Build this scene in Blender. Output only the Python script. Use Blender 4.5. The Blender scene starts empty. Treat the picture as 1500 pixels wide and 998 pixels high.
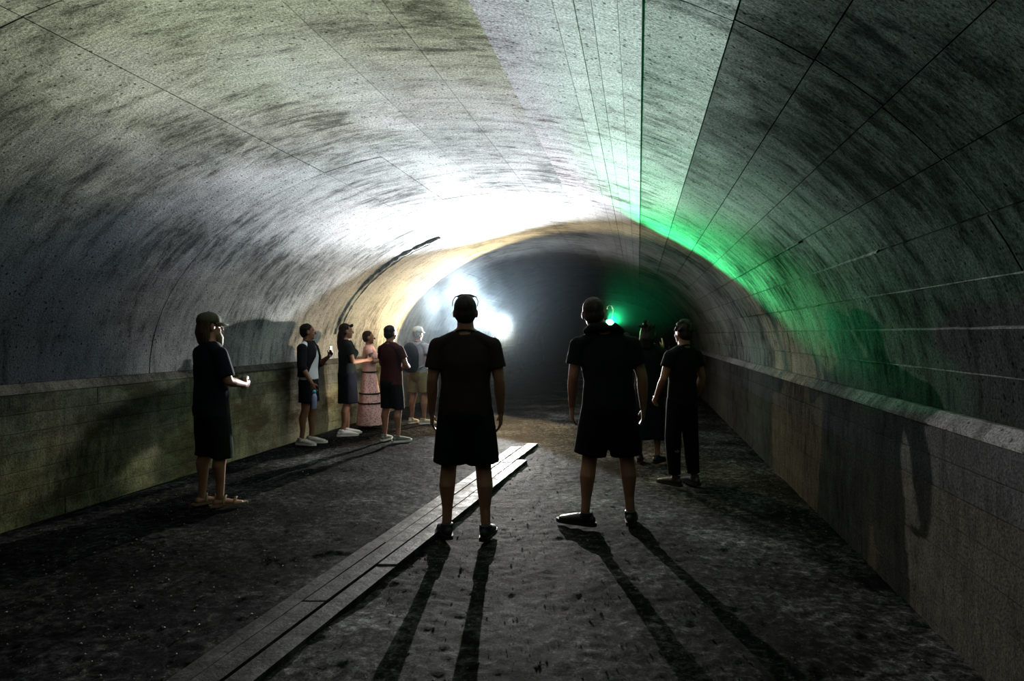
import bpy, math, random
import numpy as np
from mathutils import Vector, Matrix

scene = bpy.context.scene
COL = scene.collection
R = math.radians

# ------------------------------------------------------------------ camera
FPX, HOR, CAMZ, YAW = 1000.0, 490.0, 1.48, 10.48
cam_d = bpy.data.cameras.new('camera')
cam_d.sensor_width = 36.0
cam_d.lens = 36.0 * FPX / 1500.0
cam_d.clip_end = 200
cam = bpy.data.objects.new('camera', cam_d)
COL.objects.link(cam)
cam.location = (0, 0, CAMZ)
cam.rotation_euler = (R(90) - math.atan((499 - HOR) / FPX), 0, R(YAW))
scene.camera = cam

# ------------------------------------------------------------------ world, exposure
world = bpy.data.worlds.new('world')
scene.world = world
world.use_nodes = True
world.node_tree.nodes['Background'].inputs[0].default_value = (0.5, 0.62, 0.75, 1)
world.node_tree.nodes['Background'].inputs[1].default_value = 0.0015
scene.view_settings.view_transform = 'Standard'
scene.view_settings.look = 'None'
scene.view_settings.exposure = 0.0
scene.view_settings.gamma = 1.0
scene.view_settings.use_curve_mapping = False
scene.cycles.volume_bounces = 1
scene.cycles.max_bounces = 6
scene.cycles.diffuse_bounces = 1
scene.cycles.glossy_bounces = 2
scene.cycles.sample_clamp_indirect = 4.0
scene.cycles.use_denoising = True

# ------------------------------------------------------------------ lamps' light (the lamps themselves are built below)
LAMP_W = Vector((-2.68, 13.74, 1.57))      # white hand lamp
LAMP_G = Vector((-0.42, 10.30, 1.645))     # green hand lamp


def spot(name, loc, aim, size, blend, power, color, radius):
    d = bpy.data.lights.new(name, 'SPOT')
    d.spot_size = R(size); d.spot_blend = blend; d.energy = power
    d.color = color; d.shadow_soft_size = radius
    o = bpy.data.objects.new(name, d)
    COL.objects.link(o)
    o.location = loc
    o.rotation_euler = Vector(aim).to_track_quat('-Z', 'Y').to_euler()
    return o


BEAM = Vector((0, -0.10, 0))
spot('white_lamp_beam', LAMP_W + BEAM, (0.045, -1, 0.0), 47, 0.18, 3000, (0.86, 0.93, 1.0), 0.02)
spot('white_lamp_hotspot', LAMP_W + BEAM, (0.11, -1, 0.19), 43, 0.8, 17500, (0.90, 0.95, 1.0), 0.02)
spot('white_lamp_spill', LAMP_W + BEAM, (-0.25, -1, -0.04), 108, 0.25, 1250, (1.0, 0.72, 0.36), 0.02)
spot('green_lamp_beam', LAMP_G + BEAM, (0.33, -1, 0.27), 44, 0.6, 2600, (0.02, 1.0, 0.30), 0.02)


def ground(px, py, z=0.0):
    """point of the floor seen at a pixel of the 1500x998 picture (used to survey positions)"""
    zc = FPX * (CAMZ - z) / (py - HOR)
    xc = (px - 750.0) / FPX * zc
    c, s = math.cos(R(YAW)), math.sin(R(YAW))
    return Vector((xc * c - zc * s, xc * s + zc * c, z))


# ------------------------------------------------------------------ material helpers
def lin(h):
    h = h.lstrip('#')
    out = []
    for i in (0, 2, 4):
        v = int(h[i:i + 2], 16) / 255.0
        out.append(v / 12.92 if v <= 0.04045 else ((v + 0.055) / 1.055) ** 2.4)
    return (*out, 1.0)


class NT:
    def __init__(self, name):
        self.m = bpy.data.materials.new(name)
        self.m.use_nodes = True
        self.t = self.m.node_tree
        self.b = self.t.nodes['Principled BSDF']

    def n(self, typ, **kw):
        nd = self.t.nodes.new(typ)
        for k, v in kw.items():
            if k.startswith('i_'):
                key = k[2:]
                key = int(key) if key.isdigit() else key
                nd.inputs[key].default_value = v
            else:
                setattr(nd, k, v)
        return nd

    def l(self, a, b):
        self.t.links.new(a, b)

    def noise(self, vec, scale, detail=5, rough=0.6, dist=0.0):
        nd = self.n('ShaderNodeTexNoise')
        nd.inputs['Scale'].default_value = scale
        nd.inputs['Detail'].default_value = detail
        nd.inputs['Roughness'].default_value = rough
        nd.inputs['Distortion'].default_value = dist
        if vec is not None:
            self.l(vec, nd.inputs['Vector'])
        return nd.outputs['Fac']

    def mapping(self, vec, scale, loc=(0, 0, 0)):
        nd = self.n('ShaderNodeMapping')
        nd.inputs['Scale'].default_value = scale
        nd.inputs['Location'].default_value = loc
        self.l(vec, nd.inputs['Vector'])
        return nd.outputs['Vector']

    def ramp(self, fac, stops):
        nd = self.n('ShaderNodeValToRGB')
        cr = nd.color_ramp
        while len(cr.elements) < len(stops):
            cr.elements.new(0.5)
        for e, (p, c) in zip(cr.elements, stops):
            e.position = p
            e.color = c if len(c) == 4 else (*c, 1)
        self.l(fac, nd.inputs['Fac'])
        return nd.outputs['Color']

    def mix(self, fac, a, b, mode='MIX'):
        nd = self.n('ShaderNodeMix', data_type='RGBA', blend_type=mode)
        for sock, v in ((nd.inputs[0], fac), (nd.inputs[6], a), (nd.inputs[7], b)):
            if hasattr(v, 'is_linked'):
                self.l(v, sock)
            else:
                sock.default_value = v
        return nd.outputs[2]

    def math(self, op, a, b=None):
        nd = self.n('ShaderNodeMath', operation=op)
        for sock, v in ((nd.inputs[0], a), (nd.inputs[1], b)):
            if v is None:
                continue
            if hasattr(v, 'is_linked'):
                self.l(v, sock)
            else:
                sock.default_value = v
        return nd.outputs[0]

    def bump(self, h, strength, distance, prev=None):
        nd = self.n('ShaderNodeBump')
        nd.inputs['Strength'].default_value = strength
        nd.inputs['Distance'].default_value = distance
        self.l(h, nd.inputs['Height'])
        if prev is not None:
            self.l(prev, nd.inputs['Normal'])
        return nd.outputs['Normal']


def concrete(name, light, mid, dark, tint=None, streak=1.0, pits=True, bump=1.0, stain=None, blotch=1.0, fade=None, vtint=None):
    """UV = (arc length, distance along the tunnel) in metres"""
    k = NT(name)
    uv = k.n('ShaderNodeTexCoord').outputs['UV']
    big = k.noise(k.mapping(uv, (0.8, 0.5, 1)), 1.0, 5, 0.6, 0.3)
    st = k.noise(k.mapping(uv, (1.6, 7.0, 1)), 1.0, 8, 0.72, 0.6)
    med = k.noise(k.mapping(uv, (7.0, 14.0, 1), (3.1, 7.7, 0)), 1.0, 8, 0.80, 0.4)
    grit = k.noise(uv, 70.0, 4, 0.8)
    f = k.math('ADD', k.math('MULTIPLY', st, 0.46 * streak), k.math('MULTIPLY', med, 0.40))
    f = k.math('ADD', f, k.math('MULTIPLY', big, 0.50 * blotch))
    f = k.math('SUBTRACT', f, 0.23 * streak + 0.20 + 0.25 * blotch - 0.5)
    col = k.ramp(f, [(0.39, dark), (0.47, mid), (0.545, light), (0.68, tuple(min(1, c * 1.25) for c in light))])
    if tint is not None:
        tf = k.ramp(k.noise(k.mapping(uv, (0.5, 0.7, 1), (9.3, 2.2, 0)), 1.0, 4, 0.6), [(0.42, (0, 0, 0)), (0.62, (1, 1, 1))])
        col = k.mix(tf, col, k.mix(1.0, col, (*tint, 1), 'MULTIPLY'))
    if stain is not None:
        sf = k.ramp(k.noise(k.mapping(uv, (3.0, 1.1, 1), (1.3, 5.2, 0)), 1.0, 6, 0.65), [(0.47, (0, 0, 0)), (0.62, (1, 1, 1))])
        col = k.mix(sf, col, (*stain, 1))
    if fade is not None:        # light falloff painted into the vault haunches; greyer upper courses on the wall
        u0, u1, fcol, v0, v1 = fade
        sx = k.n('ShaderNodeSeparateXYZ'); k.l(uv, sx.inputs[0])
        edge_noise = k.noise(k.mapping(uv, (0.9, 0.6, 1), (4.4, 8.1, 0)), 1.0, 6, 0.65)
        uu = k.math('ADD', sx.outputs[0], k.math('MULTIPLY', k.math('SUBTRACT', edge_noise, 0.5), 2.2))
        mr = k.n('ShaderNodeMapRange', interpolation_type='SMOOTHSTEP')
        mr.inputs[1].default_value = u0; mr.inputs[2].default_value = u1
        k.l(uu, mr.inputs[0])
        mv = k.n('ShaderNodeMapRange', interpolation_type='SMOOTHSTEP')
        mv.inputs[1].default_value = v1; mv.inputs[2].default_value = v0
        k.l(k.math('ADD', sx.outputs[1], k.math('MULTIPLY', k.math('SUBTRACT', edge_noise, 0.5), 2.5)), mv.inputs[0])
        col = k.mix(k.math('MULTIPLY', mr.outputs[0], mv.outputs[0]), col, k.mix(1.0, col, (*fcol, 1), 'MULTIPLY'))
    if vtint is not None:       # tint on the nearer bays: yellower vault, darkened left wall
        v0, v1, tcol = vtint
        sv = k.n('ShaderNodeSeparateXYZ'); k.l(uv, sv.inputs[0])
        mt = k.n('ShaderNodeMapRange', interpolation_type='SMOOTHSTEP')
        mt.inputs[1].default_value = v1; mt.inputs[2].default_value = v0
        k.l(k.math('ADD', sv.outputs[1], k.math('MULTIPLY', k.math('SUBTRACT', big, 0.5), 4.0)), mt.inputs[0])
        col = k.mix(mt.outputs[0], col, k.mix(1.0, col, (*tcol, 1), 'MULTIPLY'))
    gm = k.ramp(grit, [(0.36, (0.35, 0.35, 0.35)), (0.54, (1.0, 1.0, 1.0)), (0.68, (1.4, 1.4, 1.4))])
    col = k.mix(1.0, col, gm, 'MULTIPLY')
    oi = k.n('ShaderNodeObjectInfo').outputs['Random']
    rnd = k.ramp(oi, [(0, (0.84, 0.84, 0.84)), (1, (1, 1, 1))])
    col = k.mix(1.0, col, rnd, 'MULTIPLY')
    if pits:
        v = k.n('ShaderNodeTexVoronoi')
        v.inputs['Scale'].default_value = 17.0
        k.l(uv, v.inputs['Vector'])
        pit = k.math('SUBTRACT', v.outputs['Distance'], k.math('MULTIPLY', big, 0.21))
        pit = k.ramp(pit, [(0.0, (0, 0, 0)), (0.06, (1, 1, 1))])
        col = k.mix(1.0, col, k.mix(pit, (0.25, 0.25, 0.24, 1), (1, 1, 1, 1)), 'MULTIPLY')
    k.l(col, k.b.inputs['Base Color'])
    k.b.inputs['Roughness'].default_value = 0.9
    k.b.inputs['Specular IOR Level'].default_value = 0.0
    h = k.math('ADD', k.math('MULTIPLY', st, 0.8), k.math('MULTIPLY', med, 0.5))
    nrm = k.bump(h, 0.42 * bump, 0.03)
    nrm = k.bump(grit, 0.8 * bump, 0.009, nrm)
    k.l(nrm, k.b.inputs['Normal'])
    return k.m


M = {}
M['vault'] = concrete('vault_concrete', (0.41, 0.42, 0.41), (0.25, 0.26, 0.25), (0.045, 0.05, 0.045), tint=(0.80, 0.90, 0.86))
M['vault_left'] = concrete('vault_concrete_ochre', (0.58, 0.585, 0.585), (0.40, 0.405, 0.405), (0.14, 0.144, 0.144), tint=(0.92, 0.97, 0.95), blotch=0.95, fade=(4.7, 7.0, (0.085, 0.10, 0.125), 4.6, 9.5), vtint=(2.6, 6.0, (1.0, 1.02, 0.70)))  # darker towards springing and viewer: lamp falloff put into the colour
M['vault_smooth'] = concrete('vault_concrete_pale', (0.64, 0.64, 0.66), (0.50, 0.50, 0.515), (0.15, 0.11, 0.115), streak=0.8, bump=0.7, blotch=0.7)
M['vault_right'] = concrete('vault_concrete_dimmed', (0.32, 0.335, 0.325), (0.20, 0.21, 0.203), (0.06, 0.064, 0.061), tint=(0.8, 0.86, 0.82), blotch=1.15, fade=(3.1, 1.7, (0.12, 0.126, 0.126), 3.2, 8.0))  # nearer right haunch darkened in colour to mimic the beam falling off
M['wall'] = concrete('wall_concrete', (0.46, 0.40, 0.27), (0.32, 0.28, 0.185), (0.12, 0.105, 0.075), tint=(0.80, 0.88, 0.70), streak=0.7, pits=False, stain=(0.15, 0.12, 0.07), fade=(-19.55, -19.1, (0.45, 0.52, 0.65), 50, 60), vtint=(5.2, 8.2, (0.38, 0.44, 0.40)))  # nearer stretch darkened: dimmer light painted into the colour
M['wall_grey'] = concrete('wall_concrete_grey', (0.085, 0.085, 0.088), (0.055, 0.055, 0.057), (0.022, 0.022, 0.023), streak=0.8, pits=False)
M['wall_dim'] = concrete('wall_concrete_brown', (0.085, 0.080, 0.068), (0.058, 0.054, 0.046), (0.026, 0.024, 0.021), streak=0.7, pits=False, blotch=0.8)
M['wall_damp'] = concrete('wall_concrete_damp', (0.13, 0.13, 0.115), (0.09, 0.09, 0.08), (0.04, 0.04, 0.037), streak=0.8, pits=False)
M['joint'] = concrete('joint_mortar', (0.10, 0.10, 0.09), (0.06, 0.06, 0.055), (0.03, 0.03, 0.03), pits=False)


def floor_material():
    k = NT('packed_earth')
    uv = k.n('ShaderNodeTexCoord').outputs['UV']
    a = k.noise(uv, 1.1, 6, 0.62)
    b = k.noise(uv, 16.0, 8, 0.78, 0.3)
    c = k.noise(uv, 60.0, 5, 0.8)
    f = k.math('ADD', k.math('MULTIPLY', a, 0.40), k.math('MULTIPLY', b, 0.60))
    col = k.ramp(f, [(0.42, (0.008, 0.008, 0.008)), (0.49, (0.03, 0.03, 0.0295)), (0.56, (0.14, 0.138, 0.132)), (0.62, (0.40, 0.395, 0.38))])
    g = k.ramp(c, [(0.38, (0.45, 0.45, 0.45)), (0.52, (1, 1, 1)), (0.66, (1.6, 1.6, 1.6))])
    col = k.mix(1.0, col, g, 'MULTIPLY')
    sx = k.n('ShaderNodeSeparateXYZ'); k.l(uv, sx.inputs[0])      # shade painted into the soil colour on the left of the planks
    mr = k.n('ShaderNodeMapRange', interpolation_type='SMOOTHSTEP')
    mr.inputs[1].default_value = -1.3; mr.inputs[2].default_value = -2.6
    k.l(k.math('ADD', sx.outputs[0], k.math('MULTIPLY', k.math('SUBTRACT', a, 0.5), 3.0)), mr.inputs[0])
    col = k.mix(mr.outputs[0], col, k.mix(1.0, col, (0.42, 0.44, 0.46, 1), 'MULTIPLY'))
    k.l(col, k.b.inputs['Base Color'])
    k.b.inputs['Roughness'].default_value = 0.6
    k.b.inputs['Specular IOR Level'].default_value = 0.006
    n1 = k.bump(b, 1.0, 0.06)
    n2 = k.bump(c, 0.9, 0.012, n1)
    k.l(n2, k.b.inputs['Normal'])
    return k.m


def wood_material():
    k = NT('worn_plank_wood')
    ob = k.n('ShaderNodeTexCoord').outputs['Object']
    g = k.noise(k.mapping(ob, (26, 1.6, 8)), 1.0, 6, 0.65, 0.5)
    s = k.noise(ob, 5.0, 6, 0.7)
    col = k.ramp(g, [(0.3, (0.035, 0.034, 0.031)), (0.55, (0.085, 0.082, 0.076)), (0.75, (0.14, 0.136, 0.128))])
    mud = k.ramp(s, [(0.45, (0.25, 0.24, 0.22)), (0.62, (1, 1, 1))])
    col = k.mix(1.0, col, mud, 'MULTIPLY')
    k.l(col, k.b.inputs['Base Color'])
    k.l(k.ramp(s, [(0.4, (0.7, 0.7, 0.7)), (0.62, (0.42, 0.42, 0.42))]), k.b.inputs['Roughness'])
    k.b.inputs['Specular IOR Level'].default_value = 0.06
    n1 = k.bump(g, 0.5, 0.006)
    n2 = k.bump(s, 0.6, 0.02, n1)
    k.l(n2, k.b.inputs['Normal'])
    return k.m


def simple(name, col, rough=0.8, metal=0.0, scale=None, var=0.25, bump=0.15, spec=0.35, sss=0.0):
    k = NT(name)
    c = lin(col) if isinstance(col, str) else (*col, 1)
    ob = k.n('ShaderNodeTexCoord').outputs['Object']
    nz = k.noise(ob, scale or 14.0, 4, 0.6)
    lo = tuple(v * (1 - var) for v in c[:3]); hi = tuple(min(1, v * (1 + var)) for v in c[:3])
    k.l(k.ramp(nz, [(0.3, lo), (0.7, hi)]), k.b.inputs['Base Color'])
    k.b.inputs['Roughness'].default_value = rough
    k.b.inputs['Metallic'].default_value = metal
    k.b.inputs['Specular IOR Level'].default_value = spec
    if sss:
        k.b.inputs['Subsurface Weight'].default_value = sss
        k.b.inputs['Subsurface Radius'].default_value = (0.01, 0.004, 0.002)
        k.b.inputs['Subsurface Scale'].default_value = 0.5
    if bump:
        fine = k.noise(ob, 220.0, 2, 0.5)
        k.l(k.bump(fine, bump, 0.002), k.b.inputs['Normal'])
    return k.m


def cloth(name, col, var=0.2):
    k = NT(name)
    c = lin(col) if isinstance(col, str) else (*col, 1)
    ob = k.n('ShaderNodeTexCoord').outputs['Object']
    nz = k.noise(ob, 7.0, 5, 0.6)
    lo = tuple(v * (1 - var) for v in c[:3]); hi = tuple(min(1, v * (1 + var)) for v in c[:3])
    k.l(k.ramp(nz, [(0.3, lo), (0.7, hi)]), k.b.inputs['Base Color'])
    k.b.inputs['Roughness'].default_value = 0.9
    k.b.inputs['Specular IOR Level'].default_value = 0.08
    fold = k.noise(k.mapping(ob, (9, 9, 4)), 1.0, 3, 0.5, 0.8)
    weave = k.noise(ob, 300.0, 2, 0.5)
    k.l(k.bump(weave, 0.2, 0.002, k.bump(fold, 0.35, 0.02)), k.b.inputs['Normal'])
    return k.m


def patterned(name, base, spot_c):
    k = NT(name)
    ob = k.n('ShaderNodeTexCoord').outputs['Object']
    v = k.n('ShaderNodeTexVoronoi'); v.inputs['Scale'].default_value = 48
    k.l(ob, v.inputs['Vector'])
    f = k.math('ADD', v.outputs['Distance'], k.math('MULTIPLY', k.noise(ob, 20, 3), 0.35))
    k.l(k.ramp(f, [(0.42, lin(spot_c)), (0.58, lin(base))]), k.b.inputs['Base Color'])
    k.b.inputs['Roughness'].default_value = 0.9
    fold = k.noise(k.mapping(ob, (14, 14, 1.2)), 1.0, 3, 0.5, 0.3)
    k.l(k.bump(fold, 0.6, 0.03), k.b.inputs['Normal'])
    return k.m


def hair_mat(name, col):
    k = NT(name)
    c = lin(col)
    ob = k.n('ShaderNodeTexCoord').outputs['Object']
    s = k.noise(k.mapping(ob, (60, 60, 7)), 1.0, 4, 0.6, 0.5)
    k.l(k.ramp(s, [(0.3, tuple(v * 0.5 for v in c[:3])), (0.7, tuple(min(1, v * 1.6) for v in c[:3]))]), k.b.inputs['Base Color'])
    k.b.inputs['Roughness'].default_value = 0.6
    k.b.inputs['Specular IOR Level'].default_value = 0.1
    k.l(k.bump(s, 0.9, 0.01), k.b.inputs['Normal'])
    return k.m


def emissive(name, col, strength):
    k = NT(name)
    k.b.inputs['Base Color'].default_value = (*col, 1)
    k.b.inputs['Emission Color'].default_value = (*col, 1)
    k.b.inputs['Emission Strength'].default_value = strength
    ob = k.n('ShaderNodeTexCoord').outputs['Object']
    k.l(k.ramp(k.noise(ob, 30, 2), [(0, (0.4, 0.4, 0.4)), (1, (0.5, 0.5, 0.5))]), k.b.inputs['Roughness'])
    return k.m


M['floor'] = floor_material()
M['wood'] = wood_material()
M['gravel'] = simple('gravel_stone', (0.16, 0.155, 0.145), 0.7, var=0.5, scale=3.0)
M['skin'] = simple('skin', '#8d644e', 0.55, var=0.08, bump=0.1, sss=0.1)
M['skin_tan'] = simple('skin_tanned', '#805640', 0.55, var=0.08, bump=0.1, sss=0.1)
M['eye'] = simple('eye_white', '#d8d4cc', 0.2, bump=0)
M['lip'] = simple('lip', '#96584c', 0.5, bump=0)
M['rubber'] = simple('rubber_black', '#141414', 0.6)
M['sole'] = simple('sole_white', '#cfcac0', 0.7)
M['metal_dark'] = simple('metal_dark', '#1c1d1f', 0.4, 0.6)
M['lens_dark'] = simple('dark_glass', '#0c0d0f', 0.08, bump=0, spec=0.8)
M['white_glow'] = emissive('white_lamp_glow', (0.92, 0.96, 1.0), 400.0)
M['green_glow'] = emissive('green_lamp_glow', (0.05, 1.0, 0.32), 60.0)

# ------------------------------------------------------------------ mesh helpers


class MB:
    def __init__(self):
        self.v = []; self.f = []

    def add(self, vs, fs):
        o = len(self.v)
        self.v.extend([tuple(p) for p in vs])
        self.f.extend([tuple(i + o for i in f) for f in fs])
        return self

    def tube(self, pts, rad, side=(1, 0, 0), n=14, cap='round'):
        """rad: list of r or (r_side, r_other)"""
        pts = [Vector(p) for p in pts]
        rr = [(r, r) if not isinstance(r, (tuple, list)) else tuple(r) for r in rad]
        side = Vector(side)
        t0 = (pts[1] - pts[0]).normalized(); t1 = (pts[-1] - pts[-2]).normalized()
        P, Q, T = [], [], []
        for i, p in enumerate(pts):
            if i == 0: t = t0
            elif i == len(pts) - 1: t = t1
            else: t = ((pts[i + 1] - p).normalized() + (p - pts[i - 1]).normalized()).normalized()
            P.append(p); Q.append(rr[i]); T.append(t)
        if cap == 'round':
            a, b = [], []
            for ang in (80, 50, 25):
                s, c = math.sin(R(ang)), math.cos(R(ang))
                m0 = min(Q[0]); m1 = min(Q[-1])
                a.append((pts[0] - t0 * m0 * s, (rr[0][0] * c, rr[0][1] * c), t0))
                b.append((pts[-1] + t1 * m1 * s, (rr[-1][0] * c, rr[-1][1] * c), t1))
            b.reverse()
            P = [x[0] for x in a] + P + [x[0] for x in b]
            Q = [x[1] for x in a] + Q + [x[1] for x in b]
            T = [x[2] for x in a] + T + [x[2] for x in b]
        vs, fs = [], []
        for p, q, t in zip(P, Q, T):
            s = side - t * side.dot(t)
            if s.length < 1e-4:
                s = Vector((0, 1, 0)) - t * t.y
            s.normalize()
            u = t.cross(s)
            for k in range(n):
                a = 2 * math.pi * k / n
                vs.append(p + s * (q[0] * math.cos(a)) + u * (q[1] * math.sin(a)))
        m = len(P)
        for i in range(m - 1):
            for k in range(n):
                a = i * n + k; b = i * n + (k + 1) % n
                fs.append((a, b, b + n, a + n))
        fs.append(tuple(range(n - 1, -1, -1)))
        fs.append(tuple((m - 1) * n + k for k in range(n)))
        return self.add(vs, fs)

    def ell(self, c, r, rot=None, nu=14, nv=9):
        c = Vector(c)
        vs = [Vector((0, 0, -1))]
        for j in range(1, nv):
            th = math.pi * j / nv
            for i in range(nu):
                a = 2 * math.pi * i / nu
                vs.append(Vector((math.sin(th) * math.cos(a), math.sin(th) * math.sin(a), -math.cos(th))))
        vs.append(Vector((0, 0, 1)))
        out = []
        for v in vs:
            p = Vector((v.x * r[0], v.y * r[1], v.z * r[2]))
            if rot is not None: p = rot @ p
            out.append(c + p)
        fs = []
        for i in range(nu):
            fs.append((0, 1 + (i + 1) % nu, 1 + i))
        for j in range(nv - 2):
            for i in range(nu):
                a = 1 + j * nu + i; b = 1 + j * nu + (i + 1) % nu
                fs.append((a, b, b + nu, a + nu))
        top = len(vs) - 1; o = 1 + (nv - 2) * nu
        for i in range(nu):
            fs.append((o + i, o + (i + 1) % nu, top))
        return self.add(out, fs)

    def box(self, lo, hi):
        x0, y0, z0 = lo; x1, y1, z1 = hi
        vs = [(x0, y0, z0), (x1, y0, z0), (x1, y1, z0), (x0, y1, z0), (x0, y0, z1), (x1, y0, z1), (x1, y1, z1), (x0, y1, z1)]
        return self.add(vs, [(3, 2, 1, 0), (4, 5, 6, 7), (0, 1, 5, 4), (1, 2, 6, 5), (2, 3, 7, 6), (3, 0, 4, 7)])

    def xf(self, fn):
        self.v = [tuple(fn(Vector(p))) for p in self.v]
        return self

    def mesh(self, name):
        me = bpy.data.meshes.new(name)
        me.from_pydata(self.v, [], self.f)
        me.update()
        return me


def smooth(me):
    me.polygons.foreach_set('use_smooth', [True] * len(me.polygons))


def link(name, me, mat, parent=None):
    o = bpy.data.objects.new(name, me)
    COL.objects.link(o)
    if mat is not None and not me.materials:
        me.materials.append(mat)
    if parent is not None:
        o.parent = parent
    return o


def build(mb, name, mat, parent=None, sm=True):
    me = mb.mesh(name)
    if sm: smooth(me)
    return link(name, me, mat, parent)


def remeshed(mb, voxel, smooth_it=3, disp=None):
    """weld overlapping closed shells into one continuous surface"""
    me = mb.mesh('tmp')
    o = bpy.data.objects.new('tmp', me)
    COL.objects.link(o)
    r = o.modifiers.new('r', 'REMESH'); r.mode = 'VOXEL'; r.voxel_size = voxel
    if smooth_it:
        s = o.modifiers.new('s', 'SMOOTH'); s.factor = 0.5; s.iterations = smooth_it
    dg = bpy.context.evaluated_depsgraph_get()
    out = bpy.data.meshes.new_from_object(o.evaluated_get(dg))
    bpy.data.objects.remove(o); bpy.data.meshes.remove(me)
    if disp is not None:
        n = len(out.vertices)
        co = np.empty(n * 3, np.float32); out.vertices.foreach_get('co', co); co = co.reshape(-1, 3)
        no = np.empty(n * 3, np.float32); out.vertices.foreach_get('normal', no); no = no.reshape(-1, 3)
        co = co + no * disp(co)[:, None]
        out.vertices.foreach_set('co', co.astype(np.float32).ravel())
        out.update()
    smooth(out)
    return out


def folds(seed, amp, freq=(16, 16, 7), n=5):
    rg = np.random.RandomState(seed)
    ws = [(rg.normal(0, 1, 3) * np.array(freq), rg.uniform(0, 6.28)) for _ in range(n)]

    def fn(co):
        d = np.zeros(len(co))
        for w, p in ws:
            d += np.sin(co @ w + p)
        return amp * d / n
    return fn


def empty(name, loc, rz=0.0):
    o = bpy.data.objects.new(name, None)
    COL.objects.link(o)
    o.location = loc; o.rotation_euler = (0, 0, rz)
    o.empty_display_size = 0.2
    return o


def tag(o, label, cat, group=None, kind=None):
    o['label'] = label; o['category'] = cat
    if group: o['group'] = group
    if kind: o['kind'] = kind
    return o


def struct(o, label, cat):
    o['kind'] = 'structure'; o['label'] = label; o['category'] = cat
    return o


# ------------------------------------------------------------------ the tunnel
XL, XR = -4.64, 1.455
X0, HALF = (XL + XR) / 2, (XR - XL) / 2 + 0.045
ZS, VB = 1.10, 2.05
YB, YE = -2.2, 34.0


def vault_pt(th, off=0.0):
    """th: 0 = right springing, pi = left springing; off: inward offset"""
    c, s = math.cos(th), math.sin(th)
    nx, nz = c / HALF, s / VB
    L = math.hypot(nx, nz)
    return X0 + HALF * c - off * nx / L, ZS + VB * s - off * nz / L


ARC = [0.0]
for i in range(1, 2001):
    a = vault_pt(math.pi * (i - 1) / 2000); b = vault_pt(math.pi * i / 2000)
    ARC.append(ARC[-1] + math.hypot(a[0] - b[0], a[1] - b[1]))


def arc(th):
    return ARC[max(0, min(2000, int(round(th / math.pi * 2000))))]


def set_uv(me, uvs):
    lay = me.uv_layers.new(name='uv')
    for lp in me.loops:
        lay.data[lp.index].uv = uvs[lp.vertex_index]


# backing shell behind the panels (seen in the joints and beyond the panelled length)
def shell(name, off, ths, ys):
    vs, uvs, fs = [], [], []
    for y in ys:
        for t in ths:
            x, z = vault_pt(t, off)
            vs.append((x, y, z)); uvs.append((arc(t) + 3.3, y + 7.7))
    n = len(ths)
    for j in range(len(ys) - 1):
        for i in range(n - 1):
            fs.append((j * n + i, j * n + i + 1, (j + 1) * n + i + 1, (j + 1) * n + i))
    me = bpy.data.meshes.new(name)
    me.from_pydata(vs, [], fs); me.update()
    set_uv(me, uvs); smooth(me)
    return me


ths = [math.pi * i / 60 for i in range(61)]
ceiling = struct(link('ceiling', shell('ceiling', -0.022, ths, [YB, 6, 12, 20, YE]), M['joint']),
                 'board-marked concrete barrel vault arching over the tunnel', 'vault')
rnd = random.Random(4)


def x_to_th(x):
    return math.acos(max(-1, min(1, (x - X0) / HALF)))


# longitudinal joints, from the right springing round to the left one
bounds = [0.0, 0.10, 0.20, 0.30, 0.41, 0.52, 0.64, 0.76]
bounds += [x_to_th(x) for x in (0.36, 0.02, -0.085, -0.20, -0.28, -0.38, -0.54, -0.80)]
bounds += [x_to_th(x) for x in (-1.25, -1.75, -2.3, -2.85)]
last = bounds[-1]
bounds += [last + (math.pi - last) * k / 5 for k in range(1, 6)]
cuts = [YB, 0.55, 2.75, 5.9, 7.9, 10.0, 12.4, 15.6, 19.0, 24.0, YE]


def panel_mesh(t0, t1, y0, y1, off, gap):
    n = max(2, int(math.ceil((t1 - t0) / 0.09)))
    dt = gap / max(arc(t1) - arc(t0), 0.01) * (t1 - t0)
    tt = [t0 + dt + (t1 - t0 - 2 * dt) * i / n for i in range(n + 1)]
    ya, yb = y0 + 0.0015, y1 - 0.0015
    e = min(0.006, gap * 1.2)
    vs, uvs, fs = [], [], []

    def row(y, o, shrink):
        for i, t in enumerate(tt):
            x, z = vault_pt(t, o)
            vs.append((x, y, z)); uvs.append((arc(t), y))
    row(ya, -0.024, 0); row(ya + 0.0, off - e, 0); row(ya + e, off, 0); row(yb - e, off, 0); row(yb, off - e, 0); row(yb, -0.024, 0)
    m = n + 1
    for j in range(5):
        for i in range(n):
            a = j * m + i
            fs.append((a, a + 1, a + 1 + m, a + m))
    # long edges
    for i, sgn in ((0, 1), (n, -1)):
        x0_, z0_ = vault_pt(tt[i] - sgn * dt * 0.3, -0.024)
        b = len(vs)
        vs.append((x0_, ya, z0_)); vs.append((x0_, yb, z0_))
        uvs.append((arc(tt[i]), ya)); uvs.append((arc(tt[i]), yb))
        q = [b, 1 * m + i, 2 * m + i, 3 * m + i, 4 * m + i, b + 1]
        fs.append(tuple(q) if sgn < 0 else tuple(reversed(q)))
    me = bpy.data.meshes.new('vault_panel')
    me.from_pydata(vs, [], fs); me.update()
    set_uv(me, uvs)
    return me


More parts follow.
